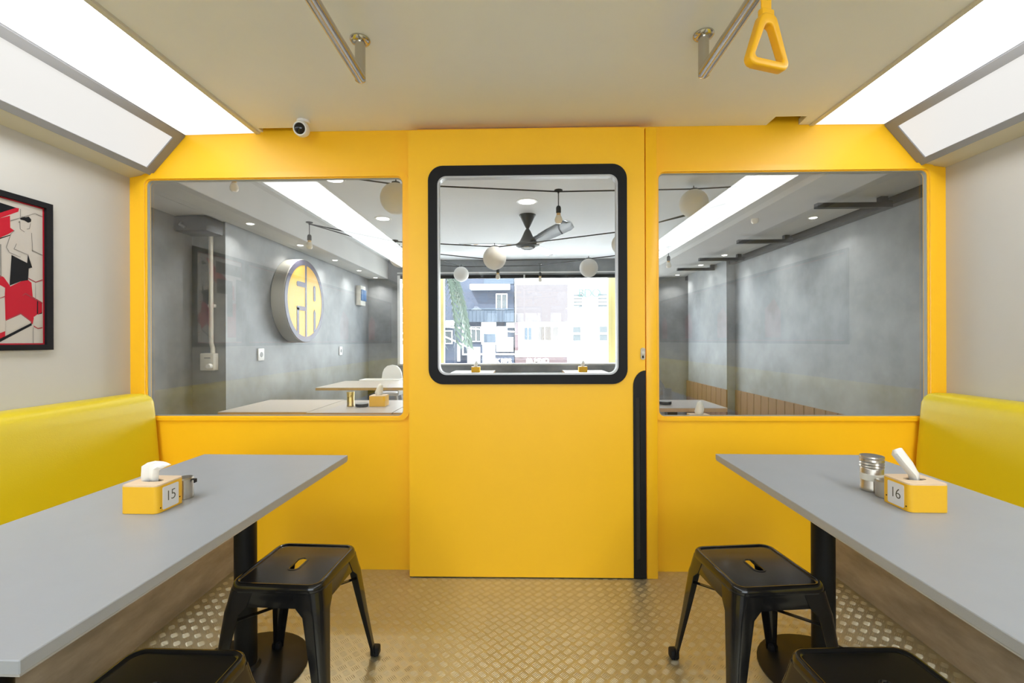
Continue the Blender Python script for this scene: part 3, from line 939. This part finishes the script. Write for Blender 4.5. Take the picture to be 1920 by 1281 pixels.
# ------------------------------------------------------------------ lamps of the dining room
def downlight(lab, loc, r_=.05, e=3.0, group=None):
    t = thing('downlight', lab, 'downlight', loc, 0, group)
    B().lathe([(r_ * .9, -.003), (r_ * 1.15, -.004), (r_ * 1.2, -.001), (r_ * .9, -.001)], n=24).obj('rim', 'white', t)
    B().lathe([(0, -.007), (r_ * .6, -.007), (r_ * .9, -.004), (r_ * .9, -.001), (0, -.001)], n=24).obj('lens', 'dl', t)
    ld = bpy.data.lights.new('downlight_glow', 'AREA'); ld.shape = 'DISK'; ld.size = r_ * 1.5; ld.energy = e
    ld.color = (1.0, .95, .88); ld.spread = 2.2
    lo = bpy.data.objects.new('downlight_glow', ld); COL.objects.link(lo); lo.parent = t; lo.location = (0, 0, -.010)
    return t
ordn = ['first', 'second', 'third', 'fourth', 'fifth']
for k, yy in enumerate((3.59, 4.41, 5.24, 6.02, 6.76)):
    downlight('small soffit downlight above the round sign wall, %s from the yellow partition' % ordn[k], (-2.18, min(yy, 6.7), ZS), .03, 2.5, 'downlights of the left soffit')
for k, yy in enumerate((3.57, 4.35, 5.11, 5.78, 6.64)):
    downlight('small soffit downlight above the plank wall, %s from the yellow partition' % ordn[k], (2.27, yy, ZS), .03, 2.5, 'downlights of the right soffit')
downlight('round ceiling downlight directly above the ceiling fan', (.05, 4.017, ZCD), .08, 3, 'ceiling downlights')
downlight('round ceiling downlight seen near the lantern in the left window', (-1.394, 4.524, ZCD), .07, 8, 'ceiling downlights')
downlight('round ceiling downlight cut by the top edge of the left window', (-1.423, 3.414, ZCD), .07, 8, 'ceiling downlights')

# ceiling fan
fn = thing('ceiling_fan', 'charcoal ceiling fan with three silver blades', 'ceiling fan', (.06, 4.45, ZCD))
B().lathe([(0, -.140), (.012, -.138), (.03, -.105), (.075, -.012), (.083, -.006), (.083, -.001), (0, -.001)], n=28).obj('canopy', 'fanbody', fn)
hb = B().lathe([(0, -.330), (.07, -.326), (.112, -.306), (.118, -.290), (.095, -.276), (.075, -.255), (.055, -.215), (.03, -.160), (.014, -.136), (0, -.134)], n=32).obj('motor_housing', 'fanbody', fn)
B().lathe([(0, -.352), (.05, -.348), (.075, -.332), (.078, -.326), (0, -.326)], n=28).obj('lower_cap', 'chrome', hb)
for ang, pitch, dih in ((183, -10, .0), (303, -28, .10), (63, -10, .03)):
    b = B()
    sec = []
    for rr, wd in ((.09, .035), (.16, .050), (.40, .062), (.60, .066), (.655, .055), (.67, .03)):
        row = []
        for v in (-1, -.5, 0, .5, 1):
            row.append((rr, v * wd, .012 * (1 - v * v)))
        low = [(x, yv, z - .006) for x, yv, z in reversed(row)]
        sec.append(row + low)
    b.loft(sec)
    b.bm.transform(Matrix.Translation((0, 0, -.292)) @ Matrix.Rotation(math.radians(ang), 4, 'Z') @ Matrix.Rotation(-dih, 4, 'Y') @ Matrix.Rotation(math.radians(pitch), 4, 'X'))
    b.obj('blade', 'chrome', fn, smooth=60)

# ------------------------------------------------------------------ string lights and paper lanterns
def cable(lab, pts, r_=.006, sag=.03, name='string_cable'):
    out = []
    for (a, b) in zip(pts[:-1], pts[1:]):
        a, b = Vector(a), Vector(b)
        for k in range(6):
            t_ = k / 6
            p = a.lerp(b, t_); p.z -= sag * 4 * t_ * (1 - t_)
            out.append(p)
    out.append(Vector(pts[-1]))
    o0 = out[0].copy()
    o = B().tube([p - o0 for p in out], r_, 6).obj(name, 'cable', None, tuple(o0))
    return tag(o, lab, 'cable')
def hbulb(lab, loc, drop=.11, s_=1.0):
    t = thing('hanging_bulb', lab, 'light bulb', loc, 0, 'bulbs on the light strings')
    B().tube([(0, 0, 0), (0, 0, -drop)], .0035 * s_, 6).obj('drop_cord', 'cable', t)
    B().lathe([(0, -.012), (.008, -.010), (.006, .004), (.030, .006), (.030, .012), (0, .014)], n=12).obj('t_joint', 'cable', t)
    B().lathe([(0, -drop), (.012, -drop), (.018, -drop - .012), (.018, -drop - .048), (.015, -drop - .052), (0, -drop - .052)], n=16).obj('socket', 'cable', t)
    B().lathe([(0, -drop - .052), (.0135, -drop - .052), (.016, -drop - .068), (0, -drop - .068)], n=16).obj('bulb_cap', 'brass', t)
    B().lathe([(.014, -drop - .066), (.022, -drop - .080), (.028, -drop - .098), (.026, -drop - .115), (.016, -drop - .127), (0, -drop - .131)], n=18).obj('bulb', 'bulb', t)
    return t
def lantern(lab, loc, r_):
    t = thing('paper_lantern', lab, 'paper lantern', (loc[0], loc[1], loc[2] + r_), 0, 'white paper lanterns')
    prof = []
    N = 26
    for k in range(N + 1):
        a = PI * k / N
        rr = r_ * math.sin(a) * (1.0 if k % 2 else .988)
        prof.append((max(rr, .02 if k in (0, N) else 0.001), -r_ + -r_ * math.cos(a)))
    B().lathe(prof, n=36).obj('paper_globe', 'lantern', t, smooth=60)
    B().tube([(0, 0, -.01), (0, 0, .03)], .004, 6).obj('hanger', 'cable', t)
    B().lathe([(0, -.004), (.03, -.004), (.03, .006), (0, .006)], n=12).obj('collar', 'cable', t)
    return t
# (positions in metres: x across, y depth from the viewer, z up)
def at(u, v, y):          # direction seen from the viewer's eye -> metres at depth y
    return ((u - 978.5) * y / 848.0, y, 1.22 - (v - 639.0 + (u - 960) * .0038) * y / 848.0)
cable('black light string crossing nearest the partition, from lantern to hanging bulb', [at(672, 334, 3.25), at(742, 344, 3.2), at(1048, 360, 3.3), at(1299, 357, 3.6), at(1380, 353, 3.6)], .0055, .0)
hbulb('hanging bulb before the fan blade, on the nearest light string', at(1048, 360, 3.3), .105)
lantern('paper lantern cut by the right edge of the left window, near the ceiling', at(742, 371, 3.2), .110)
lantern('paper lantern alone in the right window', at(1299, 384, 3.6), .110)
cable('black light string running behind the fan to the large middle lantern', [at(577, 418, 4.0), at(740, 452, 4.1), at(934, 463, 4.2), at(1160, 436, 4.0), at(1166, 435, 4.0), at(1290, 405, 3.7)], .0055, .0)
cable('thin black light string sagging below the ceiling in the left window', [at(577, 418, 3.98), at(665, 444, 4.2), at(760, 465, 4.5), at(865, 500, 6.3)], .0045, .0)
lantern('largest paper lantern hanging left of the fan', at(928, 484, 4.2), .108)
hbulb('hanging bulb just below the largest paper lantern', at(934, 488, 5.4), .10)
hbulb('hanging bulb above the round sign in the left window', at(577, 417, 4.0), .10)
hbulb('hanging bulb at the top of the left window, left of the others', (-1.93, 3.0, 2.441), .085)
cable('black light string from the far wall to the right lantern over the street window', [at(822, 476, 5.6), at(934, 488, 5.4), at(1104, 486, 5.2), at(1240, 470, 5.0)], .006, .0)
lantern('paper lantern at the right over the street window', at(1104, 503, 5.2), .106)
cable('farthest black light string in front of the street window', [at(760, 492, 6.3), at(865, 500, 6.3), at(1013, 498, 6.0), at(1104, 487, 5.25)], .006, .0)
lantern('smallest paper lantern at the left over the street window', at(865, 514, 6.3), .106)
hbulb('hanging bulb at the centre of the street window head', at(1013, 497, 6.0), .10)
lantern('paper lantern peeping past the right edge of the door window', at(1166, 459, 4.0), .092)
lantern('paper lantern low in the left window beside the pale jamb', at(748, 482, 4.1), .090)
hbulb('hanging bulb over the lantern beside the pale jamb in the left window', at(740, 452, 4.1), .07)
cable('thin light string high in the right window toward the soffit', [at(1235, 418, 4.4), at(1330, 392, 4.0), at(1480, 352, 3.6)], .005, .0)
hbulb('hanging bulb right of the lantern in the right window', at(1411, 372, 3.6), .085)
cable('light string low in the right window along the soffit', [at(1238, 470, 5.0), at(1252, 466, 4.9), at(1411, 372, 3.6), at(1480, 340, 3.3)], .0045, .0)
hbulb('hanging bulb at the left edge of the right window', at(1252, 466, 4.9), .09)

# ------------------------------------------------------------------ things on the concrete walls
sg = thing('round_sign', 'round drum sign with yellow face and purple grey lettering strokes', 'sign', (XDL, 4.60, 1.634))
RS = .425
B().lathe([(0, .001), (RS * .985, .001), (RS, .006), (RS, .124), (RS * .985, .130), (0, .130)], n=64, axis='X').obj('drum', 'signside', sg)
fs = lambda a, b, t: (t, a * RS, b * RS)
circ = lambda r_, n=64: [(r_ * math.cos(2 * PI * k / n), r_ * math.sin(2 * PI * k / n)) for k in range(n)]
B().ring(circ(.985), circ(.86), fs, .130, .134).obj('face_ring', 'signring', sg)
B().plate(circ(.865), [], fs, .130, .132).obj('yellow_face', 'signface', sg)
b = B()
for p in (rect(-.035, .045, -.86, .86),
          rrect(-.44, -.02, .32, .44, .05), rrect(-.44, -.02, -.24, -.14, .04), rect(-.44, -.34, -.78, -.18),
          rrect(.40, .51, .03, .42, .05), [(.40, -.75), (.51, -.69), (.51, -.25), (.455, -.18), (.40, -.25)]):
    b.plate(p, [], fs, .132, .1345)
b.obj('lettering', 'signring', sg)

bx_ = thing('breaker_box', 'small breaker box with a blue window on the far left concrete wall', 'breaker box', (XDL, 6.46, 1.873))
B().box(.001, .07, -.10, .10, -.14, .14, .006).obj('case', 'offwhite', bx_)
B().box(.071, .084, -.095, .095, -.075, .085, .004).obj('blue_cover', 'blue', bx_)

for lab, yy, zz in (('white wall socket plate under the round sign, nearer one', 4.013, 1.104), ('white wall socket plate farther along the left concrete wall', 5.803, 1.097)):
    t = thing('wall_socket', lab, 'wall socket', (XDL, yy, zz))
    B().box(.001, .012, -.045, .045, -.055, .055, .004).obj('plate', 'white', t)
    B().lathe([(0, .0115), (.024, .0115), (.022, .0145), (0, .0145)], n=20, axis='X').obj('outlet', 'ac', t)

cb = thing('control_box', 'cream wall control box with a knob on the concrete pilaster', 'control box', (-2.462, YP, 1.05))
B().box(-.055, .055, -.060, -.001, -.055, .080, .006).obj('case', 'offwhite', cb)
B().lathe([(0, -.090), (.018, -.090), (.020, -.062), (0, -.060)], (.03, 0, -.02), 20, 'Y').obj('knob', 'white', cb)
B().box(-.02, .03, -.0615, -.060, .04, .048).obj('printed_line', 'ac', cb, smooth=0)
cd = thing('conduit_pipe', 'cream plastic conduit rising from the control box', 'conduit', (-2.452, YP - .022, 1.132))
B().tube([(.012, 0, 0), (.012, 0, .04), (0, 0, .08), (0, 0, 1.03)], .017, 12).obj('pipe', 'offwhite', cd)
B().box(-.028, .028, .0, .021, .36, .385, .003).obj('clip', 'white', cd)
bk = thing('soffit_shade_box', 'black box standing in for the soffit end shade above the conduit', 'shade stand-in', (-2.475, 3.42, ZS - .001))  # black box put in for the dark shaded soffit end
B().box(-.13, .13, -.10, .10, -.12, -.001, .02).obj('case', 'blackmat', bk)
B().tube([(-.06, -.10, -.06), (-.05, -.13, -.08), (-.02, -.12, -.10)], .010, 8).obj('arm', 'ac', bk)

# ------------------------------------------------------------------ tables and table things in the dining room
def wood_table(lab, x0, x1, y0, y1, top=.75, group=None, legs=None):
    cx, cy = (x0 + x1) / 2, (y0 + y1) / 2
    t = thing('wooden_table', lab, 'table', (cx, cy, 0), 0, 'pale topped wooden tables')
    hx, hy = (x1 - x0) / 2 - .002, (y1 - y0) / 2
    B().box(-hx, hx, -hy, hy, top - .004, top, .0005, 1).obj('tabletop', 'laminate2', t, smooth=0)
    B().box(-hx, hx, -hy, hy, top - .028, top - .0042, .0005, 1).obj('wood_edge', 'oak', t, smooth=0)
    c = B().box(-.035, .035, -.035, .035, .012, top - .03).obj('column', 'blackmat', t, smooth=0)
    B().box(-.22, .22, -.22, .22, .001, .012, .004).obj('foot_plate', 'blackmat', c)
    return t
wood_table('pale topped wooden table at the left end of the row beyond the left window', -2.04, -1.43, 2.985, 3.615)
wood_table('pale topped wooden table with the jar and tissue box beyond the left window', -1.425, -0.855, 2.95, 3.58)
wood_table('pale topped wooden table ending behind the door, beyond the left window', -0.85, -0.28, 2.95, 3.58)
wood_table('pale topped wooden table farther back, before the white high chair', -2.10, -1.20, 4.55, 5.33)
wood_table('pale topped wooden table beyond the right window', .78, 1.42, 3.155, 3.58)
wood_table('wooden table under the street window, left tissue box on it', -1.0, -.40, 6.22, 6.82, .775)
wood_table('wooden table under the street window, right tissue box on it', .60, 1.20, 6.22, 6.82, .775)
dt = thing('shade_side_table', 'low black table put in for shade and a dark chair behind the right window', 'table', (1.10, 2.86, 0))  # black table added in place of shadow under the wooden table, plus dark chair
B().box(-.36, .36, -.20, .20, .66, .685, .003).obj('tabletop', 'blackmat', dt)
for sx in (-1, 1):
    for sy in (-1, 1):
        B().box(sx * .33 - .018, sx * .33 + .018, sy * .17 - .018, sy * .17 + .018, .001, .66).obj('leg', 'blackmat', dt, smooth=0)

tq = [[(-.02, -.01, h - .01), (0, -.012, h - .01), (.02, -.006, h - .01)],
      [(-.03, -.006, h + .02), (0, -.012, h + .025), (.03, -.004, h + .03)],
      [(-.018, .0, h + .05), (.004, -.008, h + .06), (.030, 0, h + .05)],
      [(-.008, .004, h + .075), (.010, 0, h + .085), (.026, .006, h + .07)]]
tissue_box('yellow tissue box with a crumpled tissue on the table beyond the left window', (-1.040, 3.27, .75), 0, None, tq, .115, .10, .078, small=True)
tissue_box('tiny distant tissue box at the left under the street window', at(892, 694, 6.42)[:2] + (.775,), 0, None, tq, .12, .10, .078, small=True)
tissue_box('tiny distant tissue box at the right under the street window', at(1092, 694, 6.42)[:2] + (.775,), 0, None, tq, .12, .10, .078, small=True)
tissue_box('tissue box on the added low black table, only its tissue above the sill', (1.085, 2.80, .686), 0, None, tq, .115, .10, .078, small=True)
jar('gold lidded jar beside the tissue box beyond the left window', (-1.236, 3.235, .75), .026, .105, m='gold', lidm='gold', band=False)
jar('small steel jar at the left edge of the right window', (.985, 3.40, .75), .024, .085, band=False)
def ashtray(lab, loc, r_=.045):
    t = thing('ashtray', lab, 'ashtray', loc)
    B().lathe([(0, .001), (r_ * .9, .001), (r_, .006), (r_, .022), (r_ * .93, .022), (r_ * .88, .008), (0, .006)], n=28).obj('dish', 'blackmat', t)
    B().lathe([(r_ * .93, .0222), (r_ * 1.0, .0222), (r_ * .99, .0245), (r_ * .94, .0245)], n=28).obj('rim', 'ac', t)
    return t
ashtray('dark round ashtray beside the gold lidded jar', (-1.150, 3.225, .75))
ashtray('dark round ashtray on the table beyond the right window', (1.045, 3.33, .75))

hc = thing('high_chair', 'white plastic high chair behind the far table', 'high chair', (-1.655, 5.62, 0))
arch = [(-.135, .66), (.135, .66), (.132, .74), (.120, .82), (.098, .87), (.06, .905), (0, .918), (-.06, .905), (-.098, .87), (-.120, .82), (-.132, .74)]
B().plate(arch, [], lambda a, b, t: (a, t, b), .10, .125).obj('backrest', 'white', hc, smooth=60)
B().box(-.15, .15, -.14, .12, .55, .58, .01).obj('seat', 'white', hc)
tr2 = B().box(-.30, .19, -.26, -.02, .725, .745, .008).obj('tray', 'white', hc)
B().ring(rrect(-.30, .19, -.26, -.02, .03), rrect(-.285, .175, -.245, -.035, .025), XY, .744, .757).obj('tray_lip', 'white', tr2)
for sx in (-1, 1):
    B().box(sx * .145 - .008, sx * .145 + .008, -.13, .12, .56, .735, .004).obj('arm', 'white', hc)
    for sy in (-1, 1):
        B().tube([(sx * .12, sy * .10, .56), (sx * .20, sy * .20, .002)], .011, 10).obj('leg', 'white', hc)

# ================================================================== THE STREET
o = B().box(-40, 40, 7.3, 60, -3.45, -3.4).obj('floor_street', 'asphalt', smooth=0)
struct(o, 'asphalt street seen from the upper floor', 'street')
for lab, x0, x1 in (('pale yellow post outside the street window, left', -1.40, -1.275), ('pale yellow post outside the street window, right', 1.405, 1.53)):
    o = B().box(-.06, .06, -.05, .05, 0, 6.2, .01).obj('yellow_post', 'ypost', None, ((x0 + x1) / 2, 7.45, -3.39))
    tag(o, lab, 'post')
YB = 22.0
SC = YB / 848.0
gx = lambda zx: (820 + zx / 5.486 - 978.5) * SC
gz = lambda zy: 1.22 - (500 + zy / 5.486 - 639.0) * SC
class Fac:
    def __init__(s, name, lab, x0, x1, zt, m, dep=5):
        s.cx = (gx(x0) + gx(x1)) / 2
        s.r = thing(name, lab, 'building', (s.cx, YB, -3.39))
        hw = (gx(x1) - gx(x0)) / 2 - .01
        B().box(-hw, hw, 0, dep, 0, gz(zt) + 3.39).obj('wall', m, s.r, smooth=0)
    def p(s, name, m, x0, x1, z0, z1, d0=-.06, d1=-.001, parent=None):
        return B().box(gx(x0) - s.cx, gx(x1) - s.cx, d0, d1, gz(z1) + 3.39, gz(z0) + 3.39).obj(name, m, parent or s.r, smooth=0)
    def win(s, x0, x1, z0, z1, fm='facade', pm_='pane', bars=1):
        f_ = s.p('window', fm, x0, x1, z0, z1, -.10)
        n = bars + 1
        for k in range(n):
            a = x0 + 8 + (x1 - x0 - 8) * k / n
            s.p('pane', pm_, a, x0 + (x1 - x0 - 8) * (k + 1) / n, z0 + 8, z1 - 8, -.12, -.101, f_)
        return f_
nb = Fac('shop_building', 'navy blue shop building with balcony behind the palm', 65, 792, -60, 'navy')
nb.p('upper_band', 'skyblue', 480, 790, -60, 180, -.05)
nb.p('awning', 'facade', 350, 750, 195, 242, -.6)
nb.win(605, 722, 280, 447)
nb.p('balcony_slab', 'skyblue', 200, 792, 448, 572, -.5)
for zx in range(215, 790, 38):
    nb.p('baluster', 'skyblue', zx, zx + 5, 440, 568, -.54, -.501)
nb.p('hand_rail', 'skyblue', 200, 792, 436, 446, -.56, -.49)
nb.win(345, 452, 615, 772)
nb.p('window_poster', 'facade', 455, 606, 572, 800, -.07)
nb.p('poster_print', 'skyblue', 478, 600, 690, 780, -.09, -.071)
nb.win(615, 720, 615, 860, bars=0, pm_='facade')
ab = nb.p('air_conditioner', 'facade', 715, 796, 580, 630, -.40)
nb.p('fan_grille', 'ac', 724, 756, 588, 622, -.42, -.401, ab)
nb.p('white_post', 'facade', 256, 270, 560, 900, -.1)
nb.p('white_board', 'facade', 610, 782, 728, 872, -.17)
nb.p('white_ledge', 'facade', 260, 792, 893, 908, -.2)
nb.p('sign_band', 'navy', 285, 792, 908, 1000, -.14)
text_mesh('PORK RIBS', .31, 'facade', 'lettering', nb.r, (gx(625) - nb.cx, -.16, gz(972) + 3.39), (PI / 2, 0, 0), .015, .012)
for (x0, x1, z0, z1) in ((120, 258, 790, 966), (330, 456, 825, 1010), (482, 606, 800, 1010)):
    f_ = nb.p('hanging_board', 'facade', x0, x1, z0, z1, -.9, -.86)
low = Fac('low_shed', 'low dark blue shed with a white eave at the far left', 20, 235, 612, 'navy', 1.0)
low.r.location.y = YB - 2.0
low.p('eave', 'facade', 10, 240, 575, 622, -.5)
low.win(85, 220, 665, 790)
pb = Fac('billboard_building', 'white building with a large faded pink billboard', 796, 1338, -40, 'facade')
pb.p('billboard', 'pink', 812, 1335, 192, 570, -.25)
pb.win(890, 975, 620, 765, pm_='skyblue')
pb.win(1030, 1252, 612, 768, pm_='peach', bars=2)
v_ = pb.p('vertical_banner', 'redsign', 800, 834, 700, 862, -.5)
pb.p('banner_top', 'pinksign', 802, 834, 575, 690, -.45)
pb.p('round_vent', 'ac', 1278, 1320, 580, 625, -.2)
pb.p('small_notice', 'ac', 900, 985, 830, 852, -.08)
pb.p('small_notice', 'ac', 900, 995, 868, 892, -.08)
pb.p('sign_band', 'pinksign', 798, 1330, 928, 1000, -.16)
text_mesh('SA MIXO', .31, 'facade', 'lettering', pb.r, (gx(1030) - pb.cx, -.18, gz(972) + 3.39), (PI / 2, 0, 0), .015, .012)
wb = Fac('bank_building', 'white building with large teal letters on the right', 1342, 2200, -80, 'facade')
for x0, x1, z0, z1 in ((1400, 1490, 290, 422), (1650, 1745, 285, 422), (1395, 1472, 622, 766), (1663, 1748, 618, 766)):
    f_ = wb.p('window', 'pane', x0, x1, z0, z1, -.05)
    n = 4 if z0 < 400 else 2
    for k in range(1, n):
        zz = z0 + (z1 - z0) * k / n
        wb.p('window_slat', 'facade', x0 - 4, x1 + 4, zz - 9, zz + 9, -.10, -.051, f_)
text_mesh('BDO', .56, 'teal', 'lettering', wb.r, (gx(1560) - wb.cx, -.14, gz(285) + 3.39), (PI / 2, 0, 0), .03, .0)

pt = thing('palm_tree', 'palm tree with drooping fronds before the navy building', 'palm tree', (gx(190) * .8, YB * .8, -3.39))
B().tube([(-1.2, 0, 0), (-1.05, 0, 4), (-.9, 0, 7.5)], [.17, .14, .11], 10).obj('trunk', 'trunk', pt)
for k in range(15):
    a = 2 * PI * k / 15 + random.uniform(-.15, .15)
    dx, dy = math.cos(a), math.sin(a)
    Lf = random.uniform(2.2, 3.0)
    spine = []
    for i in range(9):
        u = i / 8
        spine.append(Vector((-.9 + dx * Lf * .62 * (u ** .8), dy * Lf * .62 * (u ** .8), 7.5 + .55 * math.sin(u * 2.2) - 3.3 * u ** 2.1)))
    b = B()
    b.tube(spine, [.03 - .0028 * i for i in range(9)], 5)
    sdv = Vector((-dy, dx, 0))
    for i in range(1, 9):
        for q in range(3):
            u = i - q / 3
            i0 = int(u); p = spine[i0].lerp(spine[min(8, i0 + 1)], u - i0)
            for s_ in (-1, 1):
                tip = p + sdv * s_ * (.55 - .035 * i) + Vector((dx * .15, dy * .15, -.45))
                w_ = Vector((dx * .05, dy * .05, .06))
                b.bm.faces.new([b.bm.verts.new(p + w_), b.bm.verts.new(p - w_), b.bm.verts.new(tip)])
    b.obj('frond', 'leaf', pt, smooth=0)
for lab, a, b_ in (('white overhead cable sloping across the navy building', (60, 630), (790, 680)), ('lower white overhead cable at the left of the street view', (60, 715), (330, 830))):
    p0 = (gx(a[0]) * .9, YB * .9, gz(a[1])); p1 = (gx(b_[0]) * .9, YB * .9, gz(b_[1]))
    o = B().tube([(0, 0, 0), tuple(Vector(p1) - Vector(p0))], .03, 6).obj('overhead_cable', 'facade', None, p0)
    tag(o, lab, 'cable')
